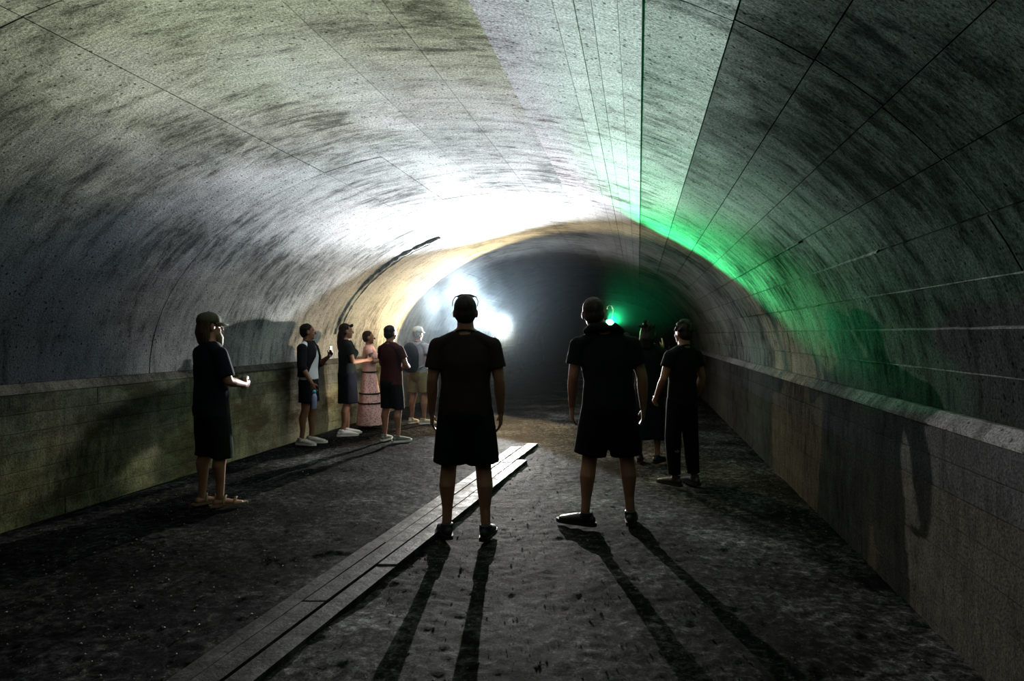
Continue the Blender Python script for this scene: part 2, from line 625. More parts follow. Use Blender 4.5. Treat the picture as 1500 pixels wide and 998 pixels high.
for j in range(len(bounds) - 1):
    t0, t1 = bounds[j], bounds[j + 1]
    tm = (t0 + t1) / 2
    right = j < 8
    narrow = 8 <= j < 15
    for k in range(len(cuts) - 1):
        if k >= 9 and j % 2:
            pass
        y0 = cuts[k] + (0 if k == 0 else rnd.uniform(-0.0, 0.0))
        y1 = cuts[k + 1]
        if right:
            off = [-0.004, 0.003, -0.006, 0.002, -0.008, 0.0, -0.008, -0.003][j] + rnd.uniform(-0.001, 0.001); gap = 0.0025
            mat = M['vault_right']
        elif narrow:
            off = [0.003, 0.013, 0.012, 0.010, 0.012, 0.010, 0.006][j - 8] + rnd.uniform(-0.001, 0.001); gap = 0.002
            mat = M['vault_smooth'] if j > 8 else M['vault']
        else:
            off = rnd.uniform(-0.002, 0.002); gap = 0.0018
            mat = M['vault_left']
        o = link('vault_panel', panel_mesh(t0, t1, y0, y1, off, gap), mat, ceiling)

# raised fins of set concrete left along some board joints of the right haunch
def fin(th, y0, y1, seed):
    rg = random.Random(seed)
    vs, uvs, fs = [], [], []
    y = y0
    n = 0
    while y < y1:
        hgt = rg.uniform(0.004, 0.012); wid = rg.uniform(0.0018, 0.0035)
        for d, o in ((-wid, -0.01), (-wid * 0.5, hgt), (wid * 0.5, hgt), (wid, -0.01)):
            x, z = vault_pt(th + d + rg.uniform(-0.0006, 0.0006), o)
            vs.append((x, y, z)); uvs.append((arc(th) + d, y))
        n += 1
        y += rg.uniform(0.08, 0.2)
    for i in range(n - 1):
        for q in range(3):
            a = i * 4 + q
            fs.append((a, a + 1, a + 5, a + 4))
    me = bpy.data.meshes.new('joint_fin'); me.from_pydata(vs, [], fs); me.update(); set_uv(me, uvs)
    link('joint_fin', me, M['fin'], ceiling)


M['fin'] = concrete('fin_concrete', (0.15, 0.15, 0.15), (0.10, 0.10, 0.10), (0.04, 0.04, 0.04), pits=False)
M['ledge'] = concrete('ledge_concrete', (0.42, 0.41, 0.41), (0.24, 0.235, 0.235), (0.12, 0.12, 0.12), streak=0.8, bump=1.5)
fin(bounds[1], 0.6, 8.0, 1); fin(bounds[2], 0.6, 7.0, 2); fin(bounds[3], 0.5, 4.6, 3); fin(bounds[3], 5.6, 9.0, 4)
fin(bounds[4], 3.9, 8.0, 5); fin(bounds[5], 5.0, 8.2, 6)

# cracked raised seam where two bays meet on the left
def seam(y, t0, t1, dy, h, seed, mat):
    rg = random.Random(seed)
    vs, uvs, fs = [], [], []
    n = 46
    for i in range(n):
        t = t0 + (t1 - t0) * i / (n - 1)
        w = dy * rg.uniform(0.7, 1.3); hh = h * rg.uniform(0.5, 1.4); yy = y + rg.uniform(-0.008, 0.008)
        for d, o in ((-w, -0.01), (-w * 0.6, hh), (w * 0.6, hh), (w, -0.01)):
            x, z = vault_pt(t, o)
            vs.append((x, yy + d, z)); uvs.append((arc(t), yy + d))
    for i in range(n - 1):
        for q in range(3):
            a = i * 4 + q
            fs.append((a, a + 4, a + 5, a + 1))
    me = bpy.data.meshes.new('seam_ridge'); me.from_pydata(vs, [], fs); me.update(); set_uv(me, uvs)
    link('seam_ridge', me, mat, ceiling)


seam(9.93, 2.02, 2.95, 0.035, 0.030, 3, M['vault_left'])
seam(10.10, 2.10, 2.98, 0.022, 0.016, 5, M['vault_left'])

# side walls: courses of board-marked concrete below a chamfered ledge
courses = [0.0, 0.14, 0.285, 0.43, 0.575, 0.725, 0.87, 1.02]


def wall(side):
    X = XR if side > 0 else XL
    name = 'wall_right' if side > 0 else 'wall_left'
    vs, uvs, fs = [], [], []
    prof = [(X + side * 0.02, -0.05), (X + side * 0.02, 1.02), (X + side * 0.06, 1.10)]
    for y in (YB, YE):
        s = 0
        for i, (x, z) in enumerate(prof):
            vs.append((x, y, z)); uvs.append((z + 20 * side, y))
    fs = [(0, 1, 4, 3), (1, 2, 5, 4)]
    if side > 0: fs = [tuple(reversed(f)) for f in fs]
    me = bpy.data.meshes.new(name); me.from_pydata(vs, [], fs); me.update(); set_uv(me, uvs)
    w = struct(link(name, me, M['joint']),
               'low %s tunnel wall of ochre-stained concrete courses under a ledge' % ('right' if side > 0 else 'left'), 'wall')
    ycuts = [YB, 1.4, 5.2, 9.6, 15.0, YE]
    for c in range(7):
        z0, z1 = courses[c], courses[c + 1]
        for k in range(len(ycuts) - 1):
            sh = 0.35 * ((c * 37) % 5 - 2) / 2
            y0 = ycuts[k] + (sh if k else 0); y1 = ycuts[k + 1] + (sh if k < len(ycuts) - 2 else 0)
            p = rnd.uniform(-0.004, 0.006)
            g = 0.0012; e = 0.003
            xo, xi = X + side * 0.021, X - side * p
            xm = xi + side * e
            ring = lambda x, d: [(x, y0 + g + d, z0 + g + d), (x, y1 - g - d, z0 + g + d), (x, y1 - g - d, z1 - g - d), (x, y0 + g + d, z1 - g - d)]
            v = ring(xo, 0) + ring(xm, 0) + ring(xi, e)
            f = [(8, 9, 10, 11)]
            for a in (0, 4):
                for i in range(4):
                    b = (i + 1) % 4
                    f.append((a + i, a + b, a + b + 4, a + i + 4))
            if side > 0:
                f = [tuple(reversed(q)) for q in f]
                f[0] = (11, 10, 9, 8)
            else:
                f[0] = (8, 9, 10, 11)
            m2 = bpy.data.meshes.new('wall_course'); m2.from_pydata(v, [], f); m2.update()
            set_uv(m2, [(q[2] + 20 * side, q[1]) for q in v])
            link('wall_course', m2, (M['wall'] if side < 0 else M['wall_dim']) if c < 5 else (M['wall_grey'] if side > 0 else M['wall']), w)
    # chamfered ledge pieces
    for k in range(len(ycuts) - 1):
        y0, y1 = ycuts[k] + 0.002, ycuts[k + 1] - 0.002
        a = [(X - side * 0.012, 1.024), (X - side * 0.012, 1.040), (X + side * 0.035, 1.098), (X + side * 0.075, 1.100), (X + side * 0.075, 1.024)]
        v = [(x, y0, z) for x, z in a] + [(x, y1, z) for x, z in a]
        f = [(i, (i + 1) % 5, (i + 1) % 5 + 5, i + 5) for i in range(5)] + [(4, 3, 2, 1, 0), (5, 6, 7, 8, 9)]
        if side < 0: f = [tuple(reversed(q)) for q in f]
        m2 = bpy.data.meshes.new('ledge'); m2.from_pydata(v, [], f); m2.update()
        set_uv(m2, [(q[2] * 1.5 + 5, q[1]) for q in v])
        o = link('ledge', m2, M['ledge'] if side > 0 else M['wall_damp'], w)
        if side > 0: o['label'] = 'rough pale chamfered ledge'
    return w


wall(1); wall(-1)

# far end of the tunnel
mb = MB(); mb.box((XL - 0.1, YE, -0.1), (XR + 0.1, YE + 0.2, 3.4))
struct(build(mb, 'wall_end', M['joint'], sm=False), 'dark far end of the tunnel behind the smoke', 'wall')


# floor
def hnoise(x, y):
    """irregular packed earth: interpolated random lattices"""
    h = np.zeros_like(x)
    for seed, (cell, am) in enumerate([(1.3, 0.012), (0.42, 0.007), (0.17, 0.0055), (0.085, 0.0042), (0.048, 0.0040)]):
        g = np.random.RandomState(50 + seed).uniform(-1, 1, (256, 256))
        u = (x + 9.0) / cell + 0.35 * seed; v = (y + 9.0) / cell
        i = np.floor(u).astype(int); j = np.floor(v).astype(int)
        fu = u - i; fv = v - j
        fu = fu * fu * (3 - 2 * fu); fv = fv * fv * (3 - 2 * fv)
        i0, i1, j0, j1 = i % 256, (i + 1) % 256, j % 256, (j + 1) % 256
        h += am * ((g[i0, j0] * (1 - fu) + g[i1, j0] * fu) * (1 - fv) + (g[i0, j1] * (1 - fu) + g[i1, j1] * fu) * fv)
    return h


def make_floor():
    xs = np.linspace(XL - 0.02, XR + 0.02, 330)
    ys = np.concatenate([np.arange(YB, 0.8, 0.08), np.arange(0.8, 12.0, 0.022), np.linspace(12.0, YE, 60)])
    gx, gy = np.meshgrid(xs, ys)
    z = hnoise(gx, gy) - 0.014
    co = np.stack([gx.ravel(), gy.ravel(), z.ravel()], 1)
    nx, ny = len(xs), len(ys)
    idx = np.arange(nx * ny).reshape(ny, nx)
    q = np.stack([idx[:-1, :-1], idx[:-1, 1:], idx[1:, 1:], idx[1:, :-1]], -1).reshape(-1, 4)
    me = bpy.data.meshes.new('floor')
    me.vertices.add(len(co)); me.vertices.foreach_set('co', co.astype(np.float32).ravel())
    me.loops.add(q.size); me.loops.foreach_set('vertex_index', q.ravel().astype(np.int32))
    me.polygons.add(len(q)); me.polygons.foreach_set('loop_start', np.arange(0, q.size, 4, dtype=np.int32))
    me.polygons.foreach_set('loop_total', np.full(len(q), 4, np.int32))
    me.update(calc_edges=True); me.validate()
    lay = me.uv_layers.new(name='uv')
    lay.data.foreach_set('uv', co[q.ravel()][:, :2].astype(np.float32).ravel())
    smooth(me)
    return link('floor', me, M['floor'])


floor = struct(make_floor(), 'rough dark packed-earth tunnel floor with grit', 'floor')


def make_gravel():
    rg = np.random.RandomState(5)
    oct_v = np.array([(1, 0, 0), (0, 1, 0), (-1, 0, 0), (0, -1, 0), (0, 0, 1), (0, 0, -1)], float)
    oct_f = np.array([(0, 1, 4), (1, 2, 4), (2, 3, 4), (3, 0, 4), (1, 0, 5), (2, 1, 5), (3, 2, 5), (0, 3, 5)])
    N = 8000
    x = rg.uniform(XL + 0.05, XR - 0.05, N); y = 0.9 + 10.5 * rg.uniform(0, 1, N) ** 1.3
    z = hnoise(x, y) - 0.012
    r = 0.003 + 0.007 * rg.uniform(0, 1, N) ** 4
    vs, fs = [], []
    for i in range(N):
        v = oct_v * (r[i] * rg.uniform(0.6, 1.3, (6, 1))) * np.array([1, 1, 0.7]) + np.array([x[i], y[i], z[i] + r[i] * 0.05])
        vs.append(v); fs.append(oct_f + 6 * i)
    me = bpy.data.meshes.new('gravel')
    me.from_pydata(np.concatenate(vs).tolist(), [], np.concatenate(fs).tolist()); me.update()
    return link('gravel', me, M['gravel'])


tag(make_gravel(), 'fine loose gravel strewn over the dark tunnel floor', 'gravel', kind='stuff')

# plank strip running down the tunnel
walk = empty('plank_walkway', (0, 0, 0))
tag(walk, 'strip of worn planks laid along the tunnel floor', 'walkway')
near = [ground(x, 985) for x in (268, 306, 352, 398)]
far = [ground(x, 655) for x in (752, 768, 785, 799)]
for r_ in range(3):
    a0, a1, b0, b1 = near[r_], near[r_ + 1], far[r_], far[r_ + 1]
    tcuts = [[-0.42, -0.05, 0.30, 0.62, 0.98], [-0.42, 0.12, 0.48, 0.80, 1.03], [-0.42, -0.12, 0.22, 0.55, 0.83]][r_]
    for k in range(len(tcuts) - 1):
        s0, s1 = tcuts[k] + 0.0008, tcuts[k + 1] - 0.0008
        L0 = a0.lerp(b0, s0) if s0 >= 0 else a0 + (b0 - a0) * s0
        L1 = a0 + (b0 - a0) * s1
        Q0 = a1 + (b1 - a1) * s0
        Q1 = a1 + (b1 - a1) * s1
        w = (Q0 - L0).normalized() * 0.007
        c = (L0 + L1 + Q0 + Q1) / 4
        top = 0.021 + rnd.uniform(-0.004, 0.004)
        lo = [L0 + w, Q0 - w, Q1 - w, L1 + w]
        inw = [(p + (c - p).normalized() * 0.007) for p in lo]
        v = [(p.x - c.x, p.y - c.y, -0.03) for p in lo] + [(p.x - c.x, p.y - c.y, top - 0.006) for p in lo] + [(p.x - c.x, p.y - c.y, top) for p in inw]
        f = [(8, 9, 10, 11)]
        for a in (0, 4):
            for i in range(4):
                b = (i + 1) % 4
                f.append((a + i, a + b, a + b + 4, a + i + 4))
        me = bpy.data.meshes.new('plank'); me.from_pydata(v, [], f); me.update()
        o = link('plank', me, M['wood'], walk)
        o.location = (c.x, c.y, 0)
        o.rotation_euler = (rnd.uniform(-0.003, 0.003), rnd.uniform(-0.01, 0.01), 0)

# ------------------------------------------------------------------ people
# a person is laid out for a height of 1.72 m, facing +Y, right hand at +X, then scaled
def person(px, py, H, az, label, skin, top, bottom, arms, legs=None, lean=0.0, lean_y=0.0, bulk=1.0, female=False,
           head_yaw=0.0, head_pitch=0.0, hair=None, hair_style='short', shoes=None, sole=None, voxel=0.0075, extra=None,
           top_hem=0.86, short_hem=0.46, sleeve=0.62, skirt=None, loc=None, name='person', dz=0.0, seed=1, barefoot=False,
           waist=1.0, flare=1.0, head_dx=0.0, arm_shirt=True):
    k = H / 1.72
    loc = Vector(loc) if loc is not None else ground(px, py)
    root = empty(name, (loc.x, loc.y, dz), R(-az))
    tag(root, label, 'person')

    def sh(p):      # lean of the upper body
        p = Vector(p)
        t = max(0.0, min(1.3, (p.z - 0.92) / 0.55))
        return Vector((p.x + lean * t * t, p.y + lean_y * t, p.z))

    hx = 0.088
    legs = legs or {}
    legd = {}
    for s in (-1, 1):
        fx, fy, ta = legs.get(s, (0.11, 0.0, 12))
        legd[s] = (s * fx, fy, s * ta)
    shw = (0.172 if female else 0.195) * (1 + (bulk - 1) * 0.6)

    # ---- head
    hm = Matrix.Translation(sh((0, -0.005, 1.505)) + Vector((head_dx, 0, 0))) @ Matrix.Rotation(R(-head_yaw), 4, 'Z') @ Matrix.Rotation(R(head_pitch), 4, 'X') @ Matrix.Rotation(head_dx * 1.5, 4, 'Y')

    def hp(x, y, z):
        return hm @ Vector((x, y, z - 1.535))

    hrot = hm.to_3x3()
    B = MB()
    B.ell(hp(0, -0.012, 1.655), (0.077, 0.097, 0.094), hrot)
    B.ell(hp(0, 0.022, 1.600), (0.060, 0.068, 0.085), hrot)
    B.ell(hp(0, 0.062, 1.545), (0.030, 0.026, 0.020), hrot)
    B.ell(hp(0, 0.070, 1.668), (0.050, 0.020, 0.012), hrot)
    B.tube([hp(0, 0.086, 1.652), hp(0, 0.104, 1.622), hp(0, 0.106, 1.612)], [0.008, 0.012, 0.013], n=8)
    B.ell(hp(0.030, 0.062, 1.605), (0.024, 0.022, 0.022), hrot); B.ell(hp(-0.030, 0.062, 1.605), (0.024, 0.022, 0.022), hrot)
    for s in (-1, 1):
        B.ell(hp(s * 0.080, -0.008, 1.628), (0.011, 0.021, 0.032), hrot @ Matrix.Rotation(R(s * 15), 3, 'Z'))
    # ---- neck and trunk
    nr = 0.048 if female else 0.061
    B.tube([sh((0, -0.02, 1.40)), sh((0, -0.018, 1.48)), hp(0, -0.012, 1.585)], [(nr + 0.02, nr + 0.012), nr, nr - 0.002])
    w = bulk
    hipw = 0.168 if female else 0.158
    B.tube([(0, 0, 0.86), (0, 0, 0.95), sh((0, 0, 1.08)), sh((0, 0.005, 1.25)), sh((0, 0, 1.37)), sh((0, -0.012, 1.44))],
           [(hipw * w, 0.105 * w), (hipw * w, 0.11 * w), (0.138 * w, 0.095 * w), (0.160 * w, 0.112 * w), (0.165 * w, 0.098), (0.085, 0.06)], n=20)
    B.tube([sh((-shw + 0.03, -0.01, 1.370)), sh((-0.07, -0.012, 1.425)), sh((0.07, -0.012, 1.425)), sh((shw - 0.03, -0.01, 1.370))], [(0.05, 0.046), (0.05, 0.046), (0.05, 0.046), (0.05, 0.046)], side=(0, 1, 0))
    for s in (-1, 1):
        B.tube([sh((s * 0.03, -0.025, 1.475)), sh((s * 0.13, -0.015, 1.400))], [0.036, 0.040])
    if female:
        for s in (-1, 1):
            B.ell(sh((s * 0.07, 0.095, 1.27)), (0.062, 0.055, 0.06))
    # ---- arms
    hands = {}
    armd = {}
    for s in (-1, 1):
        el, wr, hd, pn, curl = arms[s]
        S = sh((s * (shw - 0.008), -0.01, 1.368))
        E = sh(el); W = sh(wr)
        ar = 0.86 if female else 1.0
        B.ell(S, (0.058 * ar, 0.056 * ar, 0.058 * ar))
        B.tube([S, S.lerp(E, 0.4), E], [0.052 * ar, 0.049 * ar, 0.040 * ar])
        B.tube([E, E.lerp(W, 0.3), W], [0.040 * ar, 0.042 * ar, 0.026 * ar])
        d = Vector(hd).normalized(); n = Vector(pn); n = (n - d * n.dot(d)).normalized()
        lat = d.cross(n) * s      # thumb side
        hs = 0.92 if female else 1.0
        B.tube([W, W + d * 0.04 * hs, W + d * 0.088 * hs], [(0.026, 0.019), (0.036 * hs, 0.016), (0.039 * hs, 0.013)], side=lat, n=12)
        for i, (o, L) in enumerate(zip((0.029, 0.010, -0.010, -0.028), (0.074, 0.082, 0.076, 0.060))):
            p = W + (d * 0.086 + lat * o) * hs
            pts = [p - d * 0.012]
            ang = R(8)
            for q, fr in enumerate((0.45, 0.32, 0.26)):
                ang += R(curl) * (0.8 if q == 0 else 1.0)
                p = p + (d * math.cos(ang) + n * math.sin(ang)) * L * fr * hs
                pts.append(p)
            B.tube(pts, [0.0095, 0.009, 0.0085, 0.0075], n=8)
        tb = W + d * 0.022 + lat * 0.022
        t1 = tb + (d * 0.55 + lat * 0.65 + n * 0.35).normalized() * 0.046 * hs
        t2 = t1 + (d * 0.85 + lat * 0.1 + n * 0.5).normalized() * 0.034 * hs
        B.tube([tb, t1, t2], [0.014, 0.011, 0.009], n=8)
        hands[s] = (W, d, n, lat)
        armd[s] = (S, E, W)
    # ---- legs and feet
    paths = {}
    for s in (-1, 1):
        fx, fy, ta = legd[s]
        hip = Vector((s * hx, 0, 0.90)); ank = Vector((fx, fy - 0.03, 0.085))
        knee = hip.lerp(ank, 0.5) + Vector((s * 0.01, 0.028, 0.01))
        calf = knee.lerp(ank, 0.32) + Vector((s * 0.006, -0.022, 0))
        lr = bulk ** 0.5
        B.tube([hip, hip.lerp(knee, 0.4), knee], [0.088 * lr, 0.078 * lr, 0.056 * lr])
        B.tube([knee, calf, knee.lerp(ank, 0.7), ank], [0.055 * lr, 0.056 * lr, 0.038, 0.034])
        td = Vector((math.sin(R(ta)), math.cos(R(ta)), 0))
        B.tube([ank - td * 0.035 + Vector((0, 0, -0.045)), ank + td * 0.04 + Vector((0, 0, -0.045)), ank + td * 0.115 + Vector((0, 0, -0.058)), ank + td * 0.185 + Vector((0, 0, -0.066))],
               [(0.03, 0.034), (0.036, 0.034), (0.043, 0.024), (0.036, 0.014)], side=(td.y, -td.x, 0))
        paths[s] = (hip, knee, calf, ank, td)
    sc = lambda mb: mb.xf(lambda p: p * k)
    body = link('body', remeshed(sc(B), voxel, 3), skin, root)
    # ---- face details
    for s in (-1, 1):
        e = MB(); e.ell(hp(s * 0.030, 0.078, 1.643), (0.012, 0.010, 0.010), nu=10, nv=6); build(sc(e), 'eye', M['eye'], root)
    e = MB(); e.ell(hp(0, 0.083, 1.574), (0.023, 0.009, 0.008), hrot, nu=10, nv=6); build(sc(e), 'mouth', M['lip'], root)
    vcl = voxel * 1.25
    # ---- upper garment
    if top is not None:
        T = MB()
        b = bulk * 1.0
        ww = 0.158 * b * waist
        T.tube([(0, 0, top_hem), sh((0, 0, 1.0)), sh((0, 0, 1.10)), sh((0, 0.006, 1.26)), sh((0, 0, 1.36)), sh((0, -0.014, 1.458))],
               [(ww + 0.030, 0.128 * b), (ww + 0.020, 0.124 * b), (ww + 0.008, 0.118 * b), (0.180 * b, 0.130 * b), (0.176 * b, 0.116), (0.094, 0.082)], n=22, cap='flat')
        T.tube([sh((-shw + 0.02, -0.01, 1.372)), sh((-0.075, -0.014, 1.425)), sh((0.075, -0.014, 1.425)), sh((shw - 0.02, -0.01, 1.372))], [(0.066, 0.056)] * 4, side=(0, 1, 0))
        for s in (-1, 1):
            T.tube([sh((s * 0.05, -0.028, 1.440)), sh((s * 0.14, -0.015, 1.398))], [0.046, 0.050])
        if female:
            for s in (-1, 1):
                T.ell(sh((s * 0.07, 0.100, 1.27)), (0.070, 0.062, 0.068))
        for s in (-1, 1):
            if sleeve <= 0: continue
            S, E, W = armd[s]
            T.ell(S, (0.066, 0.066, 0.064))
            if sleeve <= 1.0:
                e = S.lerp(E, sleeve)
                T.tube([S, S.lerp(E, sleeve * 0.5), e], [0.067, 0.068, 0.071], cap='flat')
            else:
                e = E.lerp(W, sleeve - 1.0)
                T.tube([S, S.lerp(E, 0.5), E, e], [0.066, 0.062, 0.056, 0.046], cap='flat')
        t_ = link('t_shirt' if sleeve > 0 else 'top', remeshed(sc(T), vcl, 3, folds(seed, 0.0065)), top, root)
        n_ = MB()
        ringp = [sh((0.074 * math.cos(a), -0.016 + 0.066 * math.sin(a), 1.462 - 0.020 * math.sin(a))) for a in [2 * math.pi * i / 20 for i in range(21)]]
        n_.tube(ringp, [0.008] * 21, n=6)
        build(sc(n_), 'collar', top, t_)
    # ---- lower garment
    if bottom is not None and skirt is None:
        D = MB()
        D.tube([(0, 0, 0.84), (0, 0, 0.92), (0, 0, 1.02)], [(0.178 * bulk, 0.122 * bulk), (0.176 * bulk, 0.124 * bulk), (0.150 * bulk, 0.112 * bulk)], n=20, cap='flat')
        D.ell((0, -0.005, 0.87), (0.176 * bulk, 0.136 * bulk, 0.135))
        for s in (-1, 1):
            hip, knee, calf, ank, td = paths[s]
            tot = (hip - knee).length
            if short_hem <= 0.5:
                e = hip.lerp(knee, short_hem / 0.46 * 0.86)
                pts = [hip + Vector((0, 0, 0.02)), hip.lerp(e, 0.5), e]
                rr = [0.100 * bulk, 0.098 * flare * bulk, 0.100 * flare * bulk]
            else:
                e = knee.lerp(ank, (short_hem - 0.5) * 2)
                pts = [hip + Vector((0, 0, 0.02)), hip.lerp(knee, 0.6), knee, e]
                rr = [0.100 * bulk, 0.094 * flare * bulk, 0.086 * flare * bulk, (0.086 if short_hem < 0.8 else 0.064) * flare * bulk]
            D.tube(pts, rr, cap='flat', n=16)
        link('shorts' if short_hem < 0.8 else 'trousers', remeshed(sc(D), vcl, 3, folds(seed + 7, 0.007)), bottom, root)
    if skirt is not None:
        z1, rx1, ry1 = skirt
        D = MB()
        D.tube([(0, 0, 1.06), (0, 0, 0.95), (0, 0.01, (0.95 + z1) / 2), (0, 0.015, z1)],
               [(0.142 * bulk, 0.105 * bulk), (0.182 * bulk, 0.130 * bulk), ((0.182 + rx1) / 2, (0.130 + ry1) / 2), (rx1, ry1)], n=26, cap='flat')
        link('skirt', remeshed(sc(D), vcl, 3, folds(seed + 7, 0.009, (26, 26, 2))), bottom, root)
    # ---- shoes
    for s in (-1, 1):
        hip, knee, calf, ank, td = paths[s]
        g = Vector((ank.x, ank.y, 0))
        sd = (td.y, -td.x, 0)
        z = Vector((0, 0, 1))
        if shoes is not None:
            U = MB()
            U.tube([g - td * 0.055 + z * 0.050, g - td * 0.01 + z * 0.052, g + td * 0.06 + z * 0.050, g + td * 0.13 + z * 0.042, g + td * 0.195 + z * 0.034],
                   [(0.032, 0.036), (0.040, 0.040), (0.046, 0.040), (0.050, 0.030), (0.040, 0.020)], side=sd, n=14)
            U.tube([g + z * 0.05 - td * 0.012, g + z * 0.108 - td * 0.016], [(0.044, 0.048), (0.045, 0.047)], side=sd, n=14, cap='flat')
            so = link('shoe', remeshed(sc(U), 0.007, 2), shoes, root)
        else:
            so = None
        V = MB()
        outl = [(-0.095, 0.0), (-0.085, 0.030), (-0.03, 0.040), (0.05, 0.044), (0.12, 0.053), (0.19, 0.046), (0.232, 0.022), (0.240, 0.0)]
        prof = outl + [(a, -b) for a, b in reversed(outl[1:-1])]
        sv = Vector(sd)
        vs = [g + td * a + sv * b + z * 0.004 for a, b in prof] + [g + td * a + sv * b + z * (0.032 if shoes is not None else 0.022) for a, b in prof]
        n_ = len(prof)
        V.add(vs, [tuple(range(n_)), tuple(range(2 * n_ - 1, n_ - 1, -1))] + [(i + n_, (i + 1) % n_ + n_, (i + 1) % n_, i) for i in range(n_)])
        ob = build(sc(V), 'sole' if so is not None else 'sandal', sole or M['rubber'], so if so is not None else root, sm=False)
        if so is None:
            st = MB()
            for t in (0.02, 0.11):
                c_ = [g + td * (t + 0.03 * (1 - abs(q))) + sv * q * 0.050 + z * (0.03 + 0.058 * (1 - q * q) * (1.15 if t < 0.05 else 0.75)) for q in (-1, -0.6, 0, 0.6, 1)]
                st.tube(c_, [(0.012, 0.004)] * 5, side=td, n=8)
            build(sc(st), 'strap', sole or M['rubber'], ob)
    # ---- hair
    if hair is not None:
        A = MB()
        if hair_style in ('short', 'bald_crop', 'curly', 'long', 'bob'):
            A.ell(hp(0, -0.026, 1.672), (0.083, 0.096, 0.090), hrot)
            A.ell(hp(0, -0.045, 1.625), (0.079, 0.072, 0.075), hrot)
            amp, fr = 0.004, (40, 40, 40)
        if hair_style == 'curly':
            rg = random.Random(seed)
            for i in range(70):
                a = rg.uniform(0, 6.28); e = rg.uniform(-0.1, 1.5)
                q = Vector((math.cos(a) * math.cos(e) * 0.086, math.sin(a) * math.cos(e) * 0.102 - 0.026, math.sin(e) * 0.095 + 1.672))
                if q.y > 0.05 and q.z < 1.70: continue
                A.ell(hp(*q), (0.017, 0.017, 0.020), nu=8, nv=5)
            amp = 0.003
        if hair_style == 'long':
            A.tube([hp(0, -0.055, 1.66), hp(0.0, -0.085, 1.56), hp(0.0, -0.10, 1.46), hp(0.01, -0.105, 1.36)], [(0.085, 0.055), (0.088, 0.050), (0.080, 0.042), (0.055, 0.025)], side=hrot @ Vector((1, 0, 0)), n=16)
            A.tube([hp(-0.05, 0.072, 1.715), hp(0.0, 0.086, 1.728), hp(0.05, 0.072, 1.715)], [0.022, 0.026, 0.022], n=10)
            amp = 0.006; fr = (50, 50, 8)
        if hair_style == 'bob':
            A.tube([hp(0, -0.05, 1.67), hp(0, -0.068, 1.58), hp(0, -0.060, 1.51)], [(0.090, 0.064), (0.094, 0.062), (0.080, 0.050)], side=hrot @ Vector((1, 0, 0)), n=16)
            amp = 0.006; fr = (50, 50, 12)
        if hair_style == 'tousled':
            A.ell(hp(0, -0.03, 1.675), (0.092, 0.104, 0.098), hrot)
            A.tube([hp(0, -0.06, 1.66), hp(0, -0.09, 1.56), hp(0, -0.10, 1.47)], [(0.095, 0.062), (0.10, 0.060), (0.07, 0.03)], side=hrot @ Vector((1, 0, 0)), n=16)
            rg = random.Random(seed)
            for i in range(26):
                a = rg.uniform(0, 6.28); e = rg.uniform(0.1, 1.4)
                dv = Vector((math.cos(a) * math.cos(e), math.sin(a) * math.cos(e) - 0.3, math.sin(e)))
                q = Vector((0, -0.03, 1.675)) + Vector((dv.x * 0.085, dv.y * 0.095, dv.z * 0.09))
                q2 = q + dv * 0.035 + Vector((0, -0.012, 0))
                A.tube([hp(*q), hp(*q2)], [0.012, 0.006], n=6)
            amp = 0.006; fr = (50, 50, 20)
        link('hair', remeshed(sc(A), 0.007, 2, folds(seed + 3, amp, fr)), hair, root)
    ctx = dict(root=root, hp=hp, sh=sh, hrot=hrot, k=k, sc=sc, hands=hands, arms=armd, paths=paths, hm=hm)
    return ctx


def world_of(c, p):
    """local point (1.75 m layout) of a person -> world"""
    r = c['root']
    return Matrix.Translation(r.location) @ Matrix.Rotation(r.rotation_euler.z, 4, 'Z') @ (Vector(p) * c['k'])


def add_cap(c, mat, yaw=0.0, parent_name='cap'):
    hp, sc = c['hp'], c['sc']
    ry = Matrix.Rotation(R(yaw), 3, 'Z')

    def q(x, y, z):
        v = ry @ Vector((x, y, 0))
        return hp(v.x, v.y - 0.014, z)
    A = MB()
    prev = []
    n = 20
    vs, fs = [], []
    levels = [(0.0, 1.012), (0.35, 1.0), (0.62, 0.90), (0.84, 0.68), (0.97, 0.34)]
    for h, r in levels:
        for i in range(n):
            a = 2 * math.pi * i / n
            vs.append(q(math.cos(a) * 0.086 * r, math.sin(a) * 0.106 * r, 1.672 + 0.098 * h))
    vs.append(q(0, 0, 1.772))
    for j in range(len(levels) - 1):
        for i in range(n):
            a = j * n + i; b = j * n + (i + 1) % n
            fs.append((a, b, b + n, a + n))
    o = (len(levels) - 1) * n
    for i in range(n): fs.append((o + i, o + (i + 1) % n, len(vs) - 1))
    A.add(vs, fs)
    cap = build(sc(A), 'cap', mat, c['root'])
    m = cap.modifiers.new('thickness', 'SOLIDIFY'); m.thickness = 0.004
    V = MB()
    vs, fs = [], []
    for i in range(13):
        a = R(18 + 144 * i / 12)
        x, y = math.cos(a) * 0.087, math.sin(a) * 0.107
        e = math.sin(R(180 * i / 12)) ** 0.6
        vs.append(q(x, y, 1.676)); vs.append(q(x * 1.02, y + 0.070 * e, 1.664 - 0.016 * abs(math.cos(a)) * 1.2 - 0.004 * e))
    for i in range(12):
        fs.append((2 * i, 2 * i + 1, 2 * i + 3, 2 * i + 2))
    V.add(vs, fs)
    vz = build(sc(V), 'visor', mat, cap)
    m = vz.modifiers.new('thickness', 'SOLIDIFY'); m.thickness = 0.005
    b = MB(); b.ell(q(0, 0, 1.774), (0.008, 0.008, 0.005), nu=8, nv=5)
    build(sc(b), 'button', mat, cap)
    return cap


HANG = lambda s, out=0.25, fy=0.05: ((s * out, -0.015, 1.125), (s * (out + 0.012), fy, 0.885), (0, 0.16, -1), (-s, 0.2, 0), 16)


